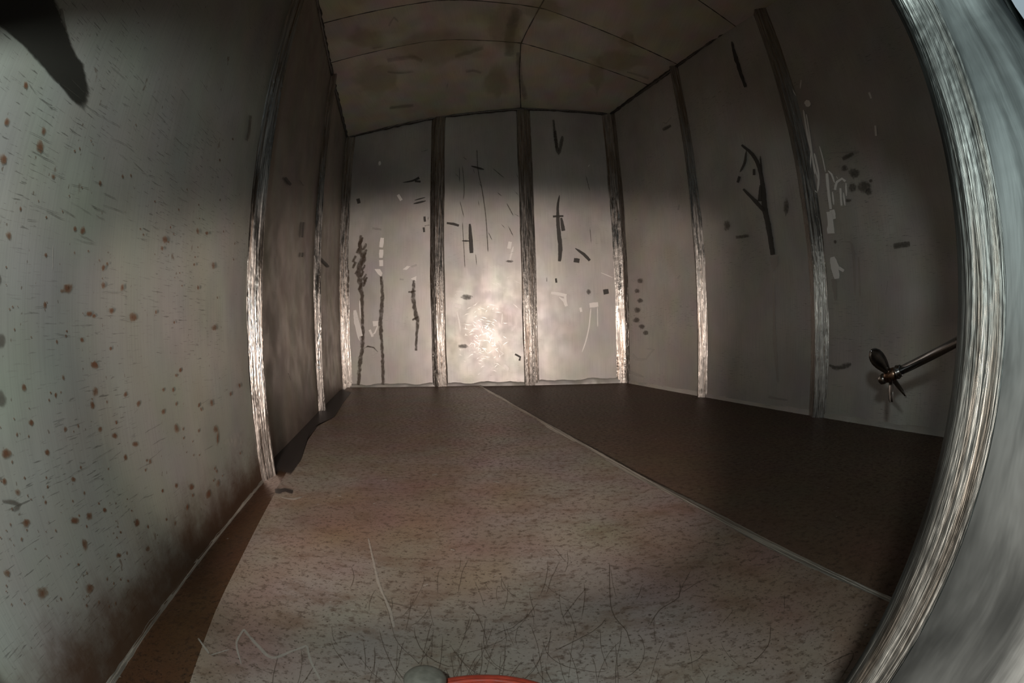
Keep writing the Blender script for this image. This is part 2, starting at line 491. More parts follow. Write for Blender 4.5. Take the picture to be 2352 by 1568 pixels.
def roof_grid(c, base0, base1, g):
    """c: 0..1 left of the ridge, 1..2 right of it; g: 0..1 between two cross seams"""
    y_t = base0 + (base1 - base0) * g
    for _ in range(5):
        rf = ridge_fr(y_t)
        fr = rf * c if c <= 1 else rf + (1 - rf) * (c - 1)
        t0, t1 = cross_t(base0, fr), cross_t(base1, fr)
        y_t = t0 + (t1 - t0) * g
    return roof_pt(fr, y_t)
ALONG = [0.0, 0.34, 0.46, 0.66, 1.0]
ACROSS = [0, 1, 2]
pid = 0
for a0, a1 in zip(ALONG, ALONG[1:]):
    for c0, c1 in zip(ACROSS, ACROSS[1:]):
        n = 10
        vs_, uv_, fc = [], [], []
        for off in (0.0, 0.006):
            for j in range(n + 1):
                for i in range(n + 1):
                    p = roof_grid(c0 + (c1 - c0) * i / n, a0, a1, j / n)
                    sag = -0.010 * math.sin(math.pi * i / n) * math.sin(math.pi * j / n)
                    vs_.append((p[0], p[1], p[2] + off + sag)); uv_.append((p[0] + pid * 2.3, p[1] + pid))
        K = (n + 1) ** 2
        for j in range(n):
            for i in range(n):
                q = [j * (n + 1) + i, j * (n + 1) + i + 1, (j + 1) * (n + 1) + i + 1, (j + 1) * (n + 1) + i]
                fc.append(q); fc.append([k + K for k in q[::-1]])
        mesh_obj('roof_panel', vs_, fc, M_CEIL, ce, uv_, True)
        pid += 1
def bead(pts, r, parent, mat, name='weld_seam', wob=0.35):
    P = []
    R = []
    for a, b in zip(pts, pts[1:]):
        a, b = np.array(a), np.array(b)
        k = max(2, int(np.linalg.norm(b - a) / 0.03))
        for i in range(k):
            P.append(a + (b - a) * i / k); R.append(r * random.uniform(1 - wob, 1 + wob))
    P.append(np.array(pts[-1])); R.append(r)
    v, f = tube(P, R, 6)
    return mesh_obj(name, v, f, mat, parent, [(q[0], q[1]) for q in v], True)
for y_t in ALONG[1:-1]:
    bead([roof_pt(f, cross_t(y_t, f)) + [0, 0, 0.001] for f in np.linspace(0, 1, 16)], 0.004, ce, M_BEAD)
bead([roof_pt(ridge_fr(t), t) for t in np.linspace(0, 1, 24)], 0.004, ce, M_BEAD)
for wll, rt in ((WL, wl), (WB, wb), (WR, wr)):
    bead([wll.P(u, wll.top(u), 0.004) for u in np.linspace(0.01, wll.L - 0.01, 14)], 0.015, rt, M_BEAD, 'top_weld')

# ------------------------------------------------------------------ floor plates
fl = tag(empty('floor'), 'stained steel floor plates joined by a long diagonal weld', None, 'structure')
seam_px = [(1112, 893), (1160, 918), (1235, 958), (1340, 1022), (1470, 1092), (1600, 1160), (1730, 1225), (1850, 1287), (1960, 1338), (2072, 1390)]
SEAM = [on_floor(*p) for p in seam_px]
sl = np.polyfit([p[1] for p in SEAM], [p[0] for p in SEAM], 1)
def seam_x(y): return sl[0] * y + sl[1]
gut_pts = [(-0.40, 0.18), (-0.437, 0.304), (-0.508, 0.506), (-0.557, 0.668), (-0.628, 0.892), (-0.75, 1.28), (-0.98, 2.1), (-1.25, 3.1), (-1.33, 3.40)]
def gut_x(y): return float(np.interp(y, [p[1] for p in gut_pts], [p[0] for p in gut_pts])) if y > 0.18 else -0.40 + (0.18 - y) * 0.28
def wl_x(y): return float(C_[0] + LD[0] / LD[1] * (y - C_[1]))
def wr_x(y): return float(F_[0] + (I_ - F_)[0] / (I_ - F_)[1] * (y - F_[1]))
def plate(name, xa, xb, za, zb, mat, ys, nx=14):
    vs_, uv_, fc = [], [], []
    for y in ys:
        a, b = xa(y), xb(y)
        for i in range(nx + 1):
            f = i / nx
            x = a + (b - a) * f
            vs_.append((x, y + (x - a) * 0.0, za + (zb - za) * f)); uv_.append((x, y))
    m = nx + 1
    for j in range(len(ys) - 1):
        for i in range(nx):
            fc.append([j * m + i, j * m + i + 1, (j + 1) * m + i + 1, (j + 1) * m + i])
    return mesh_obj(name, vs_, fc, mat, fl, uv_, True)
YS = list(np.linspace(-0.12, 3.47, 60))
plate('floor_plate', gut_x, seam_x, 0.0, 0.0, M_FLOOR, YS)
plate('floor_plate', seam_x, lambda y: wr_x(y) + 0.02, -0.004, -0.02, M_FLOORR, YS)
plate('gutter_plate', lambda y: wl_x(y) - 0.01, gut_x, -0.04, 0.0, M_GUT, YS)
v = [(-1.7, -0.10, -0.11), (0.0, -0.02, -0.11), (2.2, 0.62, -0.11), (2.2, 3.7, -0.11), (-1.7, 3.7, -0.11)]
mesh_obj('leak_blocker_plate', v, [[0, 1, 2, 3, 4]], M_BEAD, fl, [(p[0], p[1]) for p in v])  # unseen slab added below the plates to stop daylight leaking in
# the ground weld between the plates: a low irregular ridge
vs_, uv_, fc = [], [], []
ns = 220
for i in range(ns + 1):
    y = 3.40 - (3.40 + 0.05) * i / ns
    w = 0.016 + 0.006 * math.sin(y * 11) + random.uniform(-.0015, .0015)
    wr_ = 0.012 + 0.008 * max(0, math.sin(y * 7 + 1)) + random.uniform(-.0015, .0015)
    x = seam_x(y) + 0.002 * math.sin(y * 9)
    hh = 0.0035 + random.uniform(-.0005, .0008)
    for dx, z in ((-w, 0.0004), (-w * 0.5, hh * 0.6), (-0.001, hh), (0.002, hh * 0.9), (wr_, -0.004)):
        vs_.append((x + dx, y, z)); uv_.append((x + dx + y * 0.28, y))
for i in range(ns):
    for k in range(4):
        a = i * 5 + k
        fc.append([a, a + 1, a + 6, a + 5])
mesh_obj('weld_seam', vs_, fc, M_SEAM, fl, [(v, u) for u, v in uv_], False)

# ------------------------------------------------------------------ front wall with the manway opening
wf = tag(empty('wall_front'), 'steel front wall around the manway opening', None, 'structure')
FN = np.array([-FWD[1], FWD[0]])                                           # into the tank
def fw(s, z, d=0.0):
    """s along the front wall from the right jamb, d into the tank; the wall leans very slightly"""
    q = FW0 + FWD * s + FN * (d - 0.05 * (z - CAM_Z))
    return np.array([q[0], q[1], z])
OC, OA, OZ, OB, ON = -0.305, 0.305, 0.4275, 0.2625, 8.0
def oval(k, n, grow=0.0):
    a = 2 * math.pi * k / n + math.pi
    c, s = math.cos(a), math.sin(a)
    e = 2.0 / ON
    x = math.copysign(abs(c) ** e, c) * (OA + grow)
    z = math.copysign(abs(s) ** e, s) * (OB + grow)
    x *= 1 + 0.28 * z
    return OC + x, OZ + z
NO = 96
s0 = -np.linalg.norm(NL - FW0); s1 = np.linalg.norm(NR - FW0)
vs_, uv_, fc = [], [], []
for k in range(NO):
    s, z = oval(k, NO, 0.028)
    vs_.append(fw(s, z, 0.0)); uv_.append((s, z))
for k in range(NO):
    s, z = oval(k, NO, 0.0)
    ds, dz = s - OC, z - OZ
    m = 1e9
    if ds > 1e-6: m = min(m, (s1 - OC) / ds)
    if ds < -1e-6: m = min(m, (s0 - OC) / ds)
    if dz > 1e-6: m = min(m, (2.32 - OZ) / dz)
    if dz < -1e-6: m = min(m, (-0.06 - OZ) / dz)
    vs_.append(fw(OC + ds * m, OZ + dz * m)); uv_.append((OC + ds * m, OZ + dz * m))
for k in range(NO):
    k2 = (k + 1) % NO
    fc.append([k, k2, NO + k2, NO + k])
mesh_obj('wall_panel', vs_, fc, M_FRONT, wf, uv_)

mw = tag(empty('manway', tuple(fw(OC, OZ - OB))), 'ground steel neck of the manway opening at the right edge, streaked with rust', 'manway')
def sweep(name, prof, mat, parent, n=240, jit=0.0):
    vs_, uv_, fc = [], [], []
    q = len(prof)
    L = 0
    prev = None
    for k in range(n + 1):
        s, z = oval(k % n, n)
        if prev: L += math.hypot(s - prev[0], z - prev[1])
        prev = (s, z)
        nx, nz_ = (s - OC) / OA ** 2, (z - OZ) / OB ** 2
        ex = ON - 1
        nx = math.copysign(abs((s - OC) / OA) ** ex, s - OC) / OA
        nz_ = math.copysign(abs((z - OZ) / OB) ** ex, z - OZ) / OB
        ll = math.hypot(nx, nz_) + 1e-9
        nx, nz_ = nx / ll, nz_ / ll
        acc = 0
        for i, (d, r) in enumerate(prof):
            if i: acc += math.hypot(d - prof[i - 1][0], r - prof[i - 1][1])
            j = random.uniform(-jit, jit)
            if d < -0.035: d *= 1 + 0.7 * min(1, max(0, (0.62 - z) / 0.3))         # the neck runs deeper at its foot
            vs_.append(np.array(fw(s + nx * (r + j), z + nz_ * (r + j), d))); uv_.append((acc + d * 0.0, L))
    for k in range(n):
        for i in range(q - 1):
            a = k * q + i
            fc.append([a, a + 1, a + q + 1, a + q])
    org = np.array(parent.location)
    return mesh_obj(name, [v - org for v in vs_], fc, mat, parent, uv_, True)
sweep('weld_band', [(0.001, 0.034), (0.005, 0.026), (0.006, 0.012), (0.004, 0.004), (-0.001, 0.0005), (-0.008, 0.0), (-0.016, 0.0012), (-0.024, 0.0018), (-0.032, 0.0015)], M_RIM, mw, 240, 0.0004)
sweep('neck', [(-0.030, 0.001), (-0.05, 0.002), (-0.078, 0.002), (-0.084, 0.006), (-0.086, 0.014)], M_NECK, mw)
sweep('outer_flange', [(-0.085, 0.012), (-0.0865, 0.05), (-0.092, 0.05), (-0.092, 0.012)], M_NECK, mw)

# ------------------------------------------------------------------ propeller agitator
d1, d2 = ray(2045, 862), ray(2205, 781)
HUB = CAMP + d1 * 1.35
P2 = CAMP + d2 * 1.25
ax = (P2 - HUB); ax /= np.linalg.norm(ax)
# end of the shaft on the front wall
tt = ((FW0 - HUB[:2]) @ FN) / (ax[:2] @ FN)
END = HUB + ax * (tt - 0.0)
ag = tag(empty('agitator', tuple(HUB)), 'dark steel three-bladed propeller on a slanting shaft in front of the right wall', 'propeller')
def axis_obj(name, prof, mat, parent, seg=32, org=HUB):
    A = Vector(ax); B = A.orthogonal().normalized(); Cc = A.cross(B)
    vs_, fc = [], []
    for (t, r) in prof:
        for k in range(seg):
            an = 2 * math.pi * k / seg
            vs_.append(A * t + (B * math.cos(an) + Cc * math.sin(an)) * r)
    for i in range(len(prof) - 1):
        for k in range(seg):
            k2 = (k + 1) % seg
            fc.append([i * seg + k, i * seg + k2, (i + 1) * seg + k2, (i + 1) * seg + k])
    fc.append(list(range(seg))[::-1]); fc.append([(len(prof) - 1) * seg + k for k in range(seg)])
    return mesh_obj(name, vs_, fc, mat, parent, None, True)
SL = float(np.linalg.norm(END - HUB))
axis_obj('shaft', [(0.030, 0.0128), (SL + 0.01, 0.0135)], M_SHAFT, ag)
axis_obj('collar', [(0.024, 0.012), (0.024, 0.0185), (0.029, 0.020), (0.033, 0.0185), (0.034, 0.0165), (0.042, 0.0165), (0.044, 0.0125)], M_PROP, ag)
axis_obj('hub', [(-0.020, 0.010), (-0.018, 0.015), (-0.010, 0.0175), (0.004, 0.0195), (0.016, 0.0185), (0.024, 0.016), (0.026, 0.012)], M_HUB, ag)
axis_obj('hub_nut', [(-0.046, 0.001), (-0.044, 0.008), (-0.038, 0.0135), (-0.028, 0.0155), (-0.020, 0.0150), (-0.018, 0.010)], M_PROP, ag)
axis_obj('mounting_flange', [(SL - 0.03, 0.014), (SL - 0.03, 0.05), (SL - 0.005, 0.055), (SL - 0.002, 0.055)], M_PROP, ag)
A = Vector(ax)
view = Vector(d1)
up_major = A.cross(view).normalized()
def to_px_up(v): return v
if up_major.z < 0: up_major = -up_major
minor = A.cross(up_major).normalized()
def blade(phase, ln=1.0):
    rdir = up_major * math.cos(phase) + minor * math.sin(phase)
    tang = A.cross(rdir).normalized()
    prof = [(0.012, 0.011), (0.022, 0.012), (0.036, 0.017), (0.052, 0.0215), (0.068, 0.0235), (0.082, 0.022), (0.093, 0.017), (0.100, 0.010), (0.1035, 0.003)]
    vs_, fc = [], []
    nc = 8
    for side in (0, 1):
        for j, (r, w) in enumerate(prof):
            r = 0.012 + (r - 0.012) * ln
            pitch = -math.radians(62 - 220 * r)
            for i in range(nc + 1):
                f = i / nc * 2 - 1
                th = 0.0028 * (1 - f * f) * (1.25 - r * 8) + 0.0006
                c = w * f + 0.006 * (r / 0.1) ** 2
                camber = 0.0045 * (1 - f * f)
                o = (camber + (th if side else -th))
                v = rdir * r + (tang * math.cos(pitch) + A * math.sin(pitch)) * c + (A * math.cos(pitch) - tang * math.sin(pitch)) * o
                vs_.append(v)
    m = nc + 1; K = len(prof) * m
    for j in range(len(prof) - 1):
        for i in range(nc):
            q = [j * m + i, j * m + i + 1, (j + 1) * m + i + 1, (j + 1) * m + i]
            fc.append(q[::-1]); fc.append([k + K for k in q])
    ring = list(range(m)) + [j * m + nc for j in range(1, len(prof))] + [(len(prof) - 1) * m + i for i in range(nc - 1, -1, -1)] + [j * m for j in range(len(prof) - 2, 0, -1)]
    for a, b in zip(ring, ring[1:] + ring[:1]): fc.append([a, b, b + K, a + K])
    return mesh_obj('blade', vs_, fc, M_PROP, ag, None, True)
for ph, ln in ((36, 1.06), (-140, 1.0), (-212, 0.72)): blade(math.radians(ph), ln)

# ------------------------------------------------------------------ red gasket loop and grey cap on the sill, at the lower edge of the frame
GT = on_floor(1118, 1557, 0.016)                                            # far edge of the ring lying on the floor
R0, TB = 0.12, 0.010
gc = np.array([GT[0], GT[1] - R0 - 0.002])
gr = tag(empty('rubber_gasket', (gc[0], gc[1], 0.0015)), 'red rubber gasket ring lying on the floor at the bottom edge of the frame', 'gasket')
v, f = tube([(R0 * math.cos(2 * math.pi * k / 64), R0 * math.sin(2 * math.pi * k / 64), TB) for k in range(65)], TB, 14)
mesh_obj('ring', v, f, M_RED, gr, None, True)
v, f = tube([((R0 - TB * 0.5) * math.cos(2 * math.pi * k / 64), (R0 - TB * 0.5) * math.sin(2 * math.pi * k / 64), TB * 1.75) for k in range(65)], 0.0035, 8)
mesh_obj('sealing_lip', v, f, M_RED, gr, None, True)
GC = on_floor(975, 1558, 0.034)
cp = tag(empty('rubber_stopper', (GC[0], GC[1], 0.0215)), 'grey domed rubber stopper resting on the red gasket ring', 'stopper')
prof = [(0.0, 0.020), (0.002, 0.024), (0.012, 0.0265), (0.018, 0.0265), (0.026, 0.023), (0.031, 0.016), (0.0335, 0.008), (0.034, 0.0005)]
seg = 24; vs_, fc = [], []
for z, r in prof:
    for k in range(seg): vs_.append((r * math.cos(2 * math.pi * k / seg), r * math.sin(2 * math.pi * k / seg), z * 0.65))
for i in range(len(prof) - 1):
    for k in range(seg): fc.append([i * seg + k, i * seg + (k + 1) % seg, (i + 1) * seg + (k + 1) % seg, (i + 1) * seg + k])
fc.append(list(range(seg))[::-1]); fc.append([(len(prof) - 1) * seg + k for k in range(seg)])
mesh_obj('dome', vs_, fc, M_GREY, cp, None, True)

# ------------------------------------------------------------------ marks on the sheets
class Marks:
    """flat marks lying on one surface, collected into one part"""
    def __init__(s, surf, name, mat, parent, off=0.0012):
        s.surf, s.name, s.mat, s.parent, s.off = surf, name, mat, parent, off
        s.v, s.uv, s.f, s.a = [], [], [], []
        s.k = 0
    def pt(s, x, y):
        off = s.off + 0.0002 * (s.k % 5)
        if s.surf == 'floor':
            q = on_floor(x, y, off); return (q[0], q[1], off), (q[0], q[1])
        if s.surf == 'roof':
            d = ray(x, y); z = 2.22
            for _ in range(8):
                q = CAMP + d * ((z - CAM_Z) / d[2])
                y_t = float(np.clip((C_[1] - q[1]) / (C_[1] - 0.2), 0, 1))
                a = C_ + (NL - C_) * y_t; b = F_ + (NR - F_) * y_t
                fr = float(np.clip((q[0] - a[0]) / (b[0] - a[0]), 0, 1))
                z = roof_pt(fr, y_t)[2] - 0.014
            return (q[0], q[1], z), (q[0], q[1])
        u, z = s.surf.px(x, y, off + 0.004)
        return tuple(s.surf.P(u, z, off + 0.004)), (u, z)
    def vert(s, x, y, a):
        p, uv = s.pt(x, y); s.v.append(p); s.uv.append(uv); s.a.append(a)
        return len(s.v) - 1
    def blob(s, x, y, rx, ry, ang=0.0, n=14, rag=0.2, peak=1.0):
        s.k += 1
        c = s.vert(x, y, peak)
        ca, sa = math.cos(ang), math.sin(ang)
        rings = []
        for fr, al in ((0.55, peak * 0.75), (1.0, 0.0)):
            ring = []
            for i in range(n):
                t = 2 * math.pi * i / n
                q = fr * (1 + random.uniform(-rag, rag) * (0.4 if fr < 1 else 1))
                dx, dy = rx * math.cos(t) * q, ry * math.sin(t) * q
                ring.append(s.vert(x + dx * ca - dy * sa, y + dx * sa + dy * ca, al))
            rings.append(ring)
        for i in range(n):
            j = (i + 1) % n
            s.f.append([c, rings[0][i], rings[0][j]])
            s.f.append([rings[0][i], rings[1][i], rings[1][j], rings[0][j]])
    def line(s, pts, w, jit=0.12, step=9, taper=True):
        s.k += 1
        P = []
        if not hasattr(w, '__len__'): w = [w] * len(pts)
        w = [q * getattr(s, 'wide', 1.0) for q in w]
        # Catmull-like resample
        for i in range(len(pts) - 1):
            a, b = np.array(pts[i], float), np.array(pts[i + 1], float)
            p0 = np.array(pts[i - 1], float) if i else a
            p3 = np.array(pts[i + 2], float) if i + 2 < len(pts) else b
            k = max(1, int(np.linalg.norm(b - a) / step))
            for t in np.arange(k) / k:
                q = 0.5 * ((2 * a) + (b - p0) * t + (2 * p0 - 5 * a + 4 * b - p3) * t * t + (3 * a - p0 - 3 * b + p3) * t ** 3)
                P.append((q[0], q[1], w[i] + (w[i + 1] - w[i]) * t))
        P.append((*pts[-1], w[-1]))
        P = np.array(P)
        rows = []
        for i in range(len(P)):
            t = P[min(i + 1, len(P) - 1), :2] - P[max(i - 1, 0), :2]
            t /= np.linalg.norm(t) + 1e-9
            nrm = np.array([-t[1], t[0]])
            hw = P[i, 2] * 0.62
            end = (i in (0, len(P) - 1))
            blunt = P[i, 2] > 4.5
            if end and taper: hw *= 0.92 if blunt else 0.6
            al = (0.85 if blunt else 0.35) if end else 1.0
            row = []
            for fct, aa in ((-1, 0.0), (-0.5, 0.8 * al), (0, al), (0.5, 0.8 * al), (1, 0.0)):
                q = P[i, :2] + nrm * hw * fct * (1 + random.uniform(-jit, jit))
                row.append(s.vert(q[0], q[1], aa))
            rows.append(row)
        for a, b in zip(rows, rows[1:]):
            for k in range(4): s.f.append([a[k], a[k + 1], b[k + 1], b[k]])
    def poly(s, pts, inner=0.72):
        s.k += 1
        c = np.mean(np.array(pts, float), axis=0)
        o = [s.vert(p[0], p[1], 0.0) for p in pts]
        i_ = [s.vert(c[0] + (p[0] - c[0]) * inner, c[1] + (p[1] - c[1]) * inner, 0.9) for p in pts]
        m = s.vert(c[0], c[1], 1.0)
        for k in range(len(pts)):
            j = (k + 1) % len(pts)
            s.f.append([o[k], o[j], i_[j], i_[k]]); s.f.append([i_[k], i_[j], m])
    def done(s):
        if s.v: mesh_obj(s.name, s.v, s.f, s.mat, s.parent, s.uv, False, s.a)

# back wall, first bay (left of the dark rib)
b0 = PAN['B0']
g = Marks(WB, 'grinding_marks', M_SHINE, b0)
for p in ([(878, 546), (875, 568)], [(876, 573), (875, 592)], [(875, 597), (876, 611)]): g.line(p, 9)
g.poly([(859, 617), (873, 617), (879, 627), (876, 636), (868, 630)])
g.poly([(924, 619), (935, 610), (943, 611), (934, 620)]); g.poly([(943, 640), (957, 633), (956, 646), (946, 642)])
g.line([(815, 712), (820, 742), (829, 772)], [7, 12, 9]); g.line([(813, 722), (820, 760), (826, 782)], 4); g.line([(826, 690), (828, 730)], 3)
g.poly([(855, 737), (869, 736), (869, 748), (857, 750)]); g.line([(868, 746), (861, 764), (852, 772)], 3.5); g.line([(849, 757), (856, 773)], 6)
g.blob(872, 375, 4, 6); g.line([(914, 447), (922, 460)], 7)
g.line([(790, 725), (795, 740)], 7); g.line([(793, 760), (796, 800)], 8)
g.done()
g = Marks(WB, 'faint_grinding_marks', M_SHINE_T, b0)
g.line([(855, 524), (876, 527)], 6); g.line([(945, 613), (957, 608)], 6); g.line([(918, 641), (927, 642)], 5)
for _ in range(40):
    x, y = random.gauss(812, 12), random.gauss(745, 50); a = random.uniform(-0.3, 0.3)
    L = random.uniform(4, 12); g.line([(x, y), (x + L, y + a * L)], 1.3)
g.done()
g = Marks(WB, 'dark_scuffs', M_SOOT, b0)
g.line([(822, 456), (825, 467)], 9); g.line([(925, 419), (948, 415), (963, 408)], [2, 4, 7]); g.line([(953, 416), (966, 417)], 5)
g.line([(950, 468), (978, 461)], 4); g.line([(952, 460), (977, 453)], 3); g.line([(975, 497), (976, 509)], 6); g.line([(973, 522), (974, 533)], 5)
g.line([(975, 519), (987, 516)], 3); g.line([(984, 496), (983, 508)], 3); g.line([(968, 348), (983, 344)], 4)
g.done()
g = Marks(WB, 'drip_stains', M_DRIP, b0)
g.line([(829, 540), (827, 575), (834, 592), (824, 625), (830, 670), (832, 720), (833, 790), (827, 830), (823, 884)], [8, 14, 18, 16, 12, 8, 10, 11, 9], 0.35, 6)
for i in range(16):
    t = i / 15
    x = 828 + random.uniform(-13, 16); y = 545 + 105 * t; g.line([(x, y), (x - 7, y + 15)], 7, 0.3, 6)
g.line([(875, 634), (878, 680), (874, 740), (877, 790), (879, 830), (880, 884)], [8, 9, 11, 8, 10, 9], 0.35, 6)
g.line([(951, 643), (949, 680), (953, 712), (959, 738), (957, 770), (955, 805)], [7, 11, 11, 10, 7, 8], 0.35, 6)
g.line([(938, 671), (955, 668)], 6); g.line([(947, 735), (962, 727)], 6)
g.line([(833, 802), (845, 795), (858, 798), (868, 808)], 4)
g.line([(800, 620), (799, 680)], 5, 0.3); g.line([(797, 700), (798, 740)], 5, 0.3)
g.done()
# second bay
b1 = PAN['B1']
g = Marks(WB, 'dark_scuffs', M_SOOT, b1)
g.line([(1026, 512), (1042, 514), (1054, 518)], [5, 6, 6]); g.line([(1079, 514), (1081, 548), (1083, 581)], [5, 9, 9], 0.05); g.line([(1061, 553), (1079, 553)], 4)
g.line([(1082, 381), (1112, 389)], 4); g.line([(1064, 361), (1071, 366)], 3); g.line([(1183, 813), (1195, 820), (1193, 828)], 5)
g.done()
g = Marks(WB, 'soft_stains', M_SOOT_T, b1)
g.blob(1072, 682, 17, 9); g.blob(1064, 795, 16, 7); g.line([(1055, 766), (1068, 768)], 4); g.blob(1170, 600, 12, 4)
g.line([(1095, 340), (1098, 390), (1108, 440), (1116, 500), (1121, 580)], 2.6, 0.2); g.line([(1055, 380), (1056, 420)], 2); g.line([(1062, 380), (1066, 430), (1064, 460)], 2)
g.line([(1056, 460), (1066, 500)], 2); g.line([(1062, 510), (1068, 615)], 2); g.line([(1163, 465), (1180, 497)], 2.4); g.line([(1167, 518), (1180, 545)], 2.4)
g.line([(1092, 580), (1095, 610)], 2); g.line([(1120, 530), (1132, 555)], 2); g.line([(1130, 385), (1160, 410)], 2.2); g.line([(1140, 440), (1155, 452)], 2.2)
for _ in range(30):
    x, y = random.uniform(1035, 1190), random.uniform(380, 560); a = random.uniform(0.4, 1.6)
    L = random.uniform(6, 22); g.line([(x, y), (x + L * math.cos(a), y + L * math.sin(a))], 1.5)
g.done()
g = Marks(WB, 'grinding_marks', M_SHINE, b1)
g.line([(1044, 701), (1059, 704)], 10, 0.1); g.line([(1172, 555), (1169, 571)], 9); g.line([(1179, 566), (1174, 585), (1170, 602)], 4)
g.line([(1046, 675), (1051, 690)], 2); g.line([(1049, 712), (1054, 735), (1058, 760)], 3); g.line([(1037, 690), (1044, 706)], 2)
g.line([(1145, 783), (1152, 800)], 3); g.line([(1080, 807), (1100, 812), (1121, 818)], 3); g.line([(1086, 793), (1078, 807)], 3); g.line([(1148, 805), (1156, 812), (1148, 818)], 4)
g.line([(1154, 720), (1152, 745)], 3); g.line([(1158, 838), (1168, 848)], 7)
g.done()
g = Marks(WB, 'fine_scratches', M_SHINE_T, b1)
for _ in range(110):
    x, y = random.gauss(1103, 24), random.gauss(770, 36); a = random.gauss(0.0, 0.7)
    L = random.uniform(6, 22); c = random.uniform(-3, 3)
    g.line([(x, y), (x + L * 0.5 * math.cos(a), y + L * 0.5 * math.sin(a) + c), (x + L * math.cos(a), y + L * math.sin(a))], 1.7)
for _ in range(40):
    x, y = random.gauss(1110, 40), random.gauss(640, 50); a = random.gauss(0.1, 0.4)
    L = random.uniform(8, 26); g.line([(x, y), (x + L * math.cos(a), y + L * math.sin(a))], 1.5)
g.done()
# third bay
b2 = PAN['B2']
g = Marks(WB, 'dark_scuffs', M_SOOT, b2)
g.line([(1285, 448), (1281, 478), (1283, 530), (1287, 570), (1285, 600)], [3, 6, 9, 10, 7]); g.line([(1270, 497), (1294, 496)], 5); g.line([(1289, 500), (1294, 530)], [5, 10])
g.line([(1321, 570), (1340, 583), (1355, 598)], [4, 7, 7], 0.08); g.line([(1318, 597), (1331, 599)], 11); g.line([(1256, 636), (1256, 646)], 4); g.line([(1277, 639), (1278, 649)], 5)
g.line([(1386, 671), (1398, 669)], 13)
g.done()
g = Marks(WB, 'soft_stains', M_SOOT_T, b2)
g.blob(1352, 670, 7, 9); g.line([(1271, 275), (1275, 310), (1283, 352), (1292, 312)], [7, 9, 10, 8], 0.3); g.line([(1275, 300), (1279, 345)], 8)
g.line([(1345, 400), (1355, 440)], 2); g.line([(1355, 520), (1358, 560)], 1.6)
g.done()
g = Marks(WB, 'grinding_marks', M_SHINE, b2)
g.line([(1266, 672), (1284, 675), (1301, 679)], [6, 7, 8]); g.line([(1284, 682), (1297, 690), (1301, 703)], [4, 8, 7]); g.line([(1298, 678), (1299, 695)], 6)
g.line([(1354, 701), (1374, 699)], 11, 0.08); g.line([(1357, 708), (1353, 750), (1345, 785), (1337, 808)], 2.6); g.line([(1372, 705), (1373, 750)], 1.8)
g.line([(1333, 706), (1335, 716)], 6); g.line([(1407, 637), (1380, 626)], 1.6); g.line([(1354, 378), (1351, 383)], 4)
g.done()
g = Marks(WB, 'fine_scratches', M_SHINE_T, b2)
for _ in range(45):
    x, y = random.gauss(1396, 10), random.gauss(745, 45); a = random.gauss(0.1, 0.5)
    L = random.uniform(5, 14); g.line([(x, y), (x + L * math.cos(a), y + L * math.sin(a))], 1.5)
g.done()
# right wall bays
r0, r1, r2 = PAN['R0'], PAN['R1'], PAN['R2']
g = Marks(WR, 'soft_stains', M_SOOT_T, r0)
for x, y, r in ((1470, 645, 8), (1463, 668, 7), (1470, 690, 8), (1464, 712, 9), (1462, 735, 9), (1474, 750, 8), (1483, 764, 8)): g.blob(x, y, r * 1.2, r)
g.line([(1522, 298), (1541, 288)], 9); g.done()
g = Marks(WR, 'grinding_marks', M_SHINE_T, r0)
g.line([(1450, 640), (1458, 646)], 8); g.line([(1452, 812), (1462, 825), (1484, 824), (1494, 810), (1502, 803), (1482, 801)], [6, 9, 5, 5, 6, 4]); g.line([(1444, 853), (1462, 860), (1482, 866)], [8, 8, 4])
g.line([(1515, 280), (1530, 283), (1545, 263)], 3); g.line([(1556, 640), (1562, 632)], 5); g.line([(1560, 470), (1558, 482)], 6); g.done()
g = Marks(WR, 'dark_scuffs', M_SOOT, r1)
g.line([(1703, 333), (1728, 354), (1744, 385), (1753, 435), (1757, 480), (1766, 525), (1775, 585)], [5, 8, 9, 11, 13, 12, 11], 0.08)
g.line([(1714, 346), (1710, 375), (1699, 396)], [4, 6, 4]); g.line([(1746, 358), (1750, 400)], 4); g.line([(1707, 434), (1735, 462), (1755, 484)], [5, 9, 10]); g.line([(1748, 425), (1745, 462)], [8, 10])
g.line([(1699, 405), (1694, 419)], 7); g.line([(1732, 388), (1732, 402)], 7); g.line([(1680, 95), (1692, 140), (1712, 200)], [4, 9, 7], 0.3); g.done()
g = Marks(WR, 'soft_stains', M_SOOT_T, r1)
g.blob(1670, 518, 11, 17); g.line([(1690, 545), (1720, 541)], 9); g.blob(1806, 475, 9, 26); g.done()
g = Marks(WR, 'grinding_marks', M_SHINE_T, r1)
g.line([(1776, 640), (1778, 740), (1780, 790), (1787, 880)], [6, 8, 11, 4]); g.poly([(1766, 588), (1790, 580), (1788, 612), (1774, 628)]); g.line([(1765, 911), (1785, 915), (1812, 919)], [8, 6, 4]); g.done()
g = Marks(WR, 'dark_scuffs', M_SOOT_T, r2)
for x, y, a, b in ((1940, 386, 11, 10), (1962, 398, 18, 16), (1985, 428, 22, 20), (1958, 430, 12, 14), (1948, 460, 10, 6), (1995, 440, 10, 12), (2000, 415, 6, 6)): g.blob(x, y, a, b)
g.line([(2052, 566), (2070, 562), (2090, 560)], 16, 0.1); g.line([(1935, 365), (1960, 352)], 12); g.line([(1905, 838), (1925, 845), (1955, 835)], [6, 14, 10], 0.5); g.blob(1918, 555, 5, 6); g.done()
g = Marks(WR, 'grinding_marks', M_SHINE, r2); g.wide = 1.2
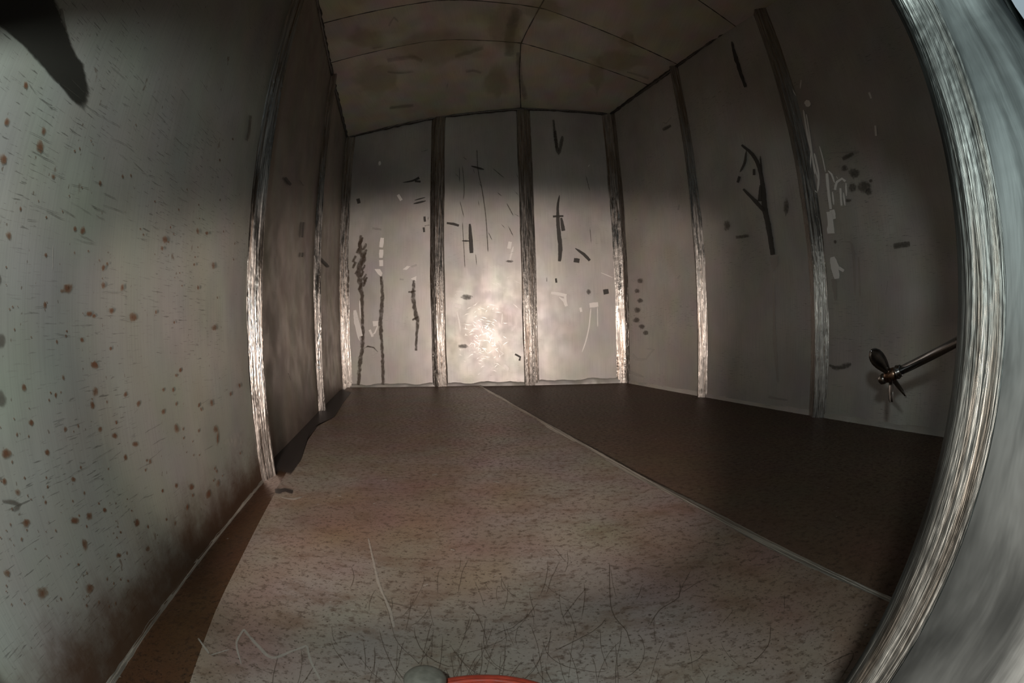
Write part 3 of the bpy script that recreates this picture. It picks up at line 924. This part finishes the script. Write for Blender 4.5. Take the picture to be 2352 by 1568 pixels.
g.line([(1845, 252), (1855, 310), (1864, 350), (1872, 400)], [3, 4, 3, 3]); g.line([(1852, 262), (1861, 320), (1869, 375), (1882, 420)], 2.4); g.line([(1862, 350), (1862, 400), (1868, 435), (1877, 442)], 2.4)
g.line([(1870, 352), (1880, 400), (1878, 440)], 3.5); g.line([(1882, 335), (1890, 365), (1896, 395)], 2); g.blob(1855, 237, 8, 9); g.line([(1815, 195), (1828, 220)], 1.6); g.line([(1840, 183), (1838, 203)], 1.8)
g.line([(1899, 398), (1903, 440), (1908, 480)], 5); g.line([(1902, 392), (1910, 400), (1917, 420)], 3.5); g.line([(1918, 436), (1922, 418), (1934, 410), (1942, 416)], 4.5); g.line([(1930, 432), (1933, 472)], 4); g.line([(1937, 442), (1941, 472)], 3.5); g.line([(1943, 420), (1944, 450)], 3)
g.line([(1912, 440), (1915, 470)], 3); g.line([(1921, 405), (1924, 410)], 3)
g.line([(1910, 482), (1915, 503)], [10, 8], 0.2); g.line([(1904, 486), (1907, 508), (1909, 536)], [10, 10, 15], 0.15); g.line([(1912, 590), (1917, 612), (1922, 640)], [8, 14, 10], 0.2); g.line([(1918, 610), (1938, 622)], 6)
g.line([(1996, 212), (2001, 226)], 4); g.line([(2010, 288), (2012, 312)], 4); g.done()
g = Marks(WR, 'faint_grinding_marks', M_SHINE_T, r2)
g.line([(1935, 556), (1952, 555), (1960, 580), (1964, 680)], [3, 5, 8, 4]); g.line([(1972, 590), (1975, 680)], 5); g.line([(1915, 640), (1920, 690)], [16, 8]); g.line([(1903, 351), (1930, 350), (1974, 348)], [2, 3, 7])
for _ in range(50):
    x, y = random.gauss(1920, 10), random.uniform(640, 900); L = random.uniform(5, 25); g.line([(x, y), (x + L, y + random.uniform(-2, 2))], 1.2)
g.line([(2025, 650), (2018, 700), (2022, 800)], 2); g.line([(2040, 640), (2034, 680)], 1.6); g.done()
# left wall
l0, l1 = PAN['L0'], PAN['L1']
g = Marks(WL, 'black_patch', mark_mat('black_patch_mark', (0.02, 0.019, 0.015), 0.08, 0.55, (22, 60), 0.9, 0.0, 0.6, 0.9), l0)  # one black, ragged-edged patch high on the near sheet
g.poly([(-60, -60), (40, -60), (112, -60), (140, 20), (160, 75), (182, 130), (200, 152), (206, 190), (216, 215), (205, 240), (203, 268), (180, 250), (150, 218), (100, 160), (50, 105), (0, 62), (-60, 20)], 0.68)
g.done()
g = Marks(WL, 'rust_spots', M_RUST, l0)
spots = [(378, 550, 8, 12), (372, 570, 5, 8), (190, 528, 8, 14), (172, 525, 6, 9), (155, 662, 18, 16), (143, 668, 8, 7), (237, 655, 7, 12), (237, 615, 6, 10), (280, 660, 6, 14), (305, 728, 12, 15), (216, 725, 7, 7), (255, 713, 9, 10), (205, 720, 10, 8), (492, 752, 9, 10), (188, 780, 7, 8), (103, 700, 6, 12), (254, 800, 4, 7), (217, 838, 12, 12), (145, 866, 5, 10), (219, 898, 9, 16), (212, 930, 7, 14), (375, 895, 4, 7), (398, 895, 4, 8), (318, 927, 6, 12), (288, 905, 6, 10), (414, 850, 5, 8), (405, 862, 5, 6), (375, 945, 7, 10), (486, 925, 5, 14), (72, 970, 8, 10), (55, 890, 8, 12), (150, 985, 6, 10), (230, 985, 7, 9), (405, 985, 8, 16), (495, 985, 8, 14), (500, 1005, 4, 25), (263, 1000, 9, 10), (310, 1020, 10, 9), (15, 1040, 18, 16), (108, 1038, 8, 10), (10, 1105, 9, 12), (60, 1200, 14, 14), (40, 1130, 10, 12), (172, 1195, 14, 12), (205, 1185, 10, 14), (168, 1100, 8, 8), (240, 1170, 7, 8), (315, 1200, 9, 14), (345, 1060, 5, 9), (405, 1115, 6, 9), (440, 1118, 8, 10), (478, 1135, 8, 16), (500, 1110, 6, 14), (430, 1165, 5, 12), (288, 1050, 6, 10), (195, 1250, 9, 22), (272, 1275, 9, 8), (340, 1260, 7, 10), (15, 1315, 12, 12), (98, 1360, 18, 20), (205, 1350, 14, 18), (8, 365, 12, 20), (92, 335, 12, 26), (16, 280, 10, 14), (60, 195, 7, 12), (122, 405, 7, 9), (230, 420, 5, 9), (454, 530, 5, 10), (475, 535, 6, 6), (100, 300, 9, 14), (490, 610, 6, 14), (455, 660, 4, 8), (400, 740, 3, 6), (20, 540, 10, 14), (105, 585, 5, 8), (530, 905, 4, 8), (550, 885, 4, 8), (457, 930, 3, 8)]
for x, y, a, b in spots:
    g.blob(x, y, a, b, random.uniform(-.2, .2), 12, 0.35)
for _ in range(110):
    y = random.uniform(900, 1400); x = random.uniform(0, 600 - max(0, (y - 1000)) * 0.85)
    r = random.uniform(1.5, 4); g.blob(x, y, r, r * random.uniform(1.2, 2.6), random.uniform(-.2, .2), 8, 0.3)
for _ in range(60):
    x, y = random.uniform(0, 540), random.uniform(280, 820); r = random.uniform(1.5, 4); g.blob(x, y, r, r * random.uniform(1, 2.2), 0, 8, 0.3)
g.done()
g = Marks(WL, 'long_scratches', M_SCR, l0, 0.002)
def scratch(x0, y0, x1, y1, w):
    n = 4
    g.line([(x0 + (x1 - x0) * i / n + random.uniform(-2, 2), y0 + (y1 - y0) * i / n + random.uniform(-2, 2)) for i in range(n + 1)], w, 0.4)
# scratches run level along the sheet: ends chosen on one height of the wall
for _ in range(95):
    x = random.uniform(40, 520); y = random.choice([random.uniform(150, 560), random.uniform(150, 560), random.uniform(640, 1150)])
    u, z = WL.px(x, y)
    L = random.uniform(0.015, 0.09)
    dz = random.uniform(-0.008, 0.008)
    g.k += 1
    rows = []
    for i in range(5):
        uu = u + L * i / 4; zz = z + dz * i / 4 + random.uniform(-.001, .001)
        if uu > RL[0] - 0.07: break
        w = random.uniform(0.0005, 0.0013) * (1.3 if y < 560 else 1.0)
        row = []
        for fct, aa in ((-1, 0), (0, 0.9 if 0 < i < 4 else 0.3), (1, 0)):
            g.v.append(tuple(WL.P(uu, zz + w * fct, 0.0065))); g.uv.append((uu, zz)); g.a.append(aa); row.append(len(g.v) - 1)
        rows.append(row)
    for a, b in zip(rows, rows[1:]):
        for k in range(2): g.f.append([a[k], a[k + 1], b[k + 1], b[k]])
g.done()
g = Marks(WL, 'grey_stains', M_SOOT_T, l0)
g.blob(2, 780, 16, 24); g.blob(0, 915, 18, 26); g.line([(5, 1150), (30, 1152), (45, 1158), (30, 1172)], [8, 12, 14, 8]); g.blob(-2, 640, 6, 20)
g.line([(575, 265), (572, 300), (566, 322)], 8); g.line([(140, 20), (150, 70)], 10); g.done()
g = Marks(WL, 'pale_patches', M_PALE, l0)
g.blob(540, 1010, 45, 25, -0.2, 18, 0.35, 0.6); g.line([(121, 560), (121, 620)], 1.8); g.done()
g = Marks(WL, 'dark_scuffs', M_SOOT, l1)
g.line([(655, 408), (668, 425)], 7); g.line([(688, 413), (697, 427)], 4); g.line([(697, 510), (694, 545)], 5); g.line([(695, 580), (694, 590)], 5); g.line([(735, 592), (755, 613)], 6); g.line([(662, 857), (668, 873)], 3); g.done()
# ceiling stains
g = Marks('roof', 'soft_stains', M_CST, ce)
for p, w in (([(890, 165), (920, 168), (950, 165)], 5), ([(1070, 165), (1085, 163), (1105, 167)], 7), ([(893, 60), (905, 40), (915, 50)], 6), ([(890, 140), (940, 132), (970, 140)], 12), ([(1045, 130), (1080, 120), (1110, 110)], 10), ([(895, 248), (950, 243)], 8), ([(1030, 185), (1026, 205)], 4), ([(1170, 130), (1175, 60), (1190, 20)], 30), ([(1190, 120), (1195, 180), (1208, 228)], 14), ([(1440, 165), (1490, 180)], 6), ([(850, 112), (885, 106)], 4)):
    g.line(p, w, 0.3)
g.done()
g = Marks('roof', 'yellow_stains', M_YELLOW, ce)
for x, y, a, b in ((1000, 110, 130, 50), (870, 180, 70, 50), (1140, 190, 40, 45), (1160, 60, 60, 80), (1420, 140, 80, 30), (1370, 170, 25, 50), (1250, 25, 60, 40), (1440, 95, 25, 25), (840, 90, 60, 30)): g.blob(x, y, a, b, 0, 16, 0.3)
g.done()
# floor: hairlines, scrapes and stains in the foreground
fp = [o for o in fl.children if o.name.startswith('floor_plate')][0]
g = Marks('floor', 'hairline_scratches', M_HAIR, fp, 0.0008)
for _ in range(120):
    x = random.gauss(1180, 280); y = random.triangular(1240, 1580, 1470)
    if x < 560 or x > 1850: continue
    a = math.pi / 2 + random.gauss(0, 0.45)
    L = random.uniform(40, 190) * (y - 1100) / 350; cv = random.gauss(0, 0.5)
    P = [(x, y)]
    for i in range(6):
        x += L / 6 * math.cos(a); y += L / 6 * math.sin(a); a += cv / 4 + random.gauss(0, 0.12)
        if y > 1640: break
        P.append((x, y))
    if len(P) > 2: g.line(P, random.uniform(1.2, 2.2), 0.2, 14)
for P in ([(1560, 1330), (1560, 1370), (1515, 1400), (1490, 1440)], [(1770, 1435), (1765, 1480), (1730, 1520), (1715, 1525)], [(1890, 1530), (1960, 1500), (1930, 1560)], [(1400, 1290), (1405, 1400), (1440, 1450), (1450, 1490)]):
    g.line(P, 2.6, 0.2, 14)
g.done()
fp.children[-1]['kind'] = 'stuff'
g = Marks('floor', 'pale_scrapes', M_PALE, fp, 0.001)
g.line([(845, 1232), (858, 1290), (870, 1340), (880, 1365)], [4, 6, 8, 5]); g.line([(880, 1365), (895, 1400), (905, 1440)], [5, 9, 8])
g.line([(560, 1445), (590, 1480), (625, 1510), (670, 1495), (705, 1482)], [7, 9, 9, 6, 7]); g.line([(560, 1445), (543, 1475), (550, 1510), (556, 1530)], [7, 6, 5, 3]); g.line([(705, 1482), (715, 1520), (735, 1560)], [6, 7, 6])
g.line([(455, 1465), (480, 1500)], 5); g.line([(530, 1490), (480, 1505)], 3)
for _ in range(26):
    x, y = random.uniform(640, 1500), random.uniform(1060, 1540); g.line([(x, y), (x + random.uniform(6, 16), y + random.uniform(-3, 3))], random.uniform(3, 6), 0.3)
g.line([(640, 1140), (675, 1146), (700, 1138)], [4, 6, 4], 0.4); g.done()
g = Marks('floor', 'dark_residue', mark_mat('dark_residue', (0.035, 0.028, 0.026), 0.1, 0.5, (30, 30), 0.5, 0.1, 0.5, 0.85), fp, 0.0015)
g.poly([(612, 1062), (648, 1002), (700, 945), (745, 908), (790, 890), (812, 896), (790, 925), (772, 955), (735, 972), (705, 1010), (690, 1060), (665, 1095), (630, 1085)], 0.82)
g.line([(632, 1128), (655, 1126), (672, 1130)], 9, 0.5); g.done()
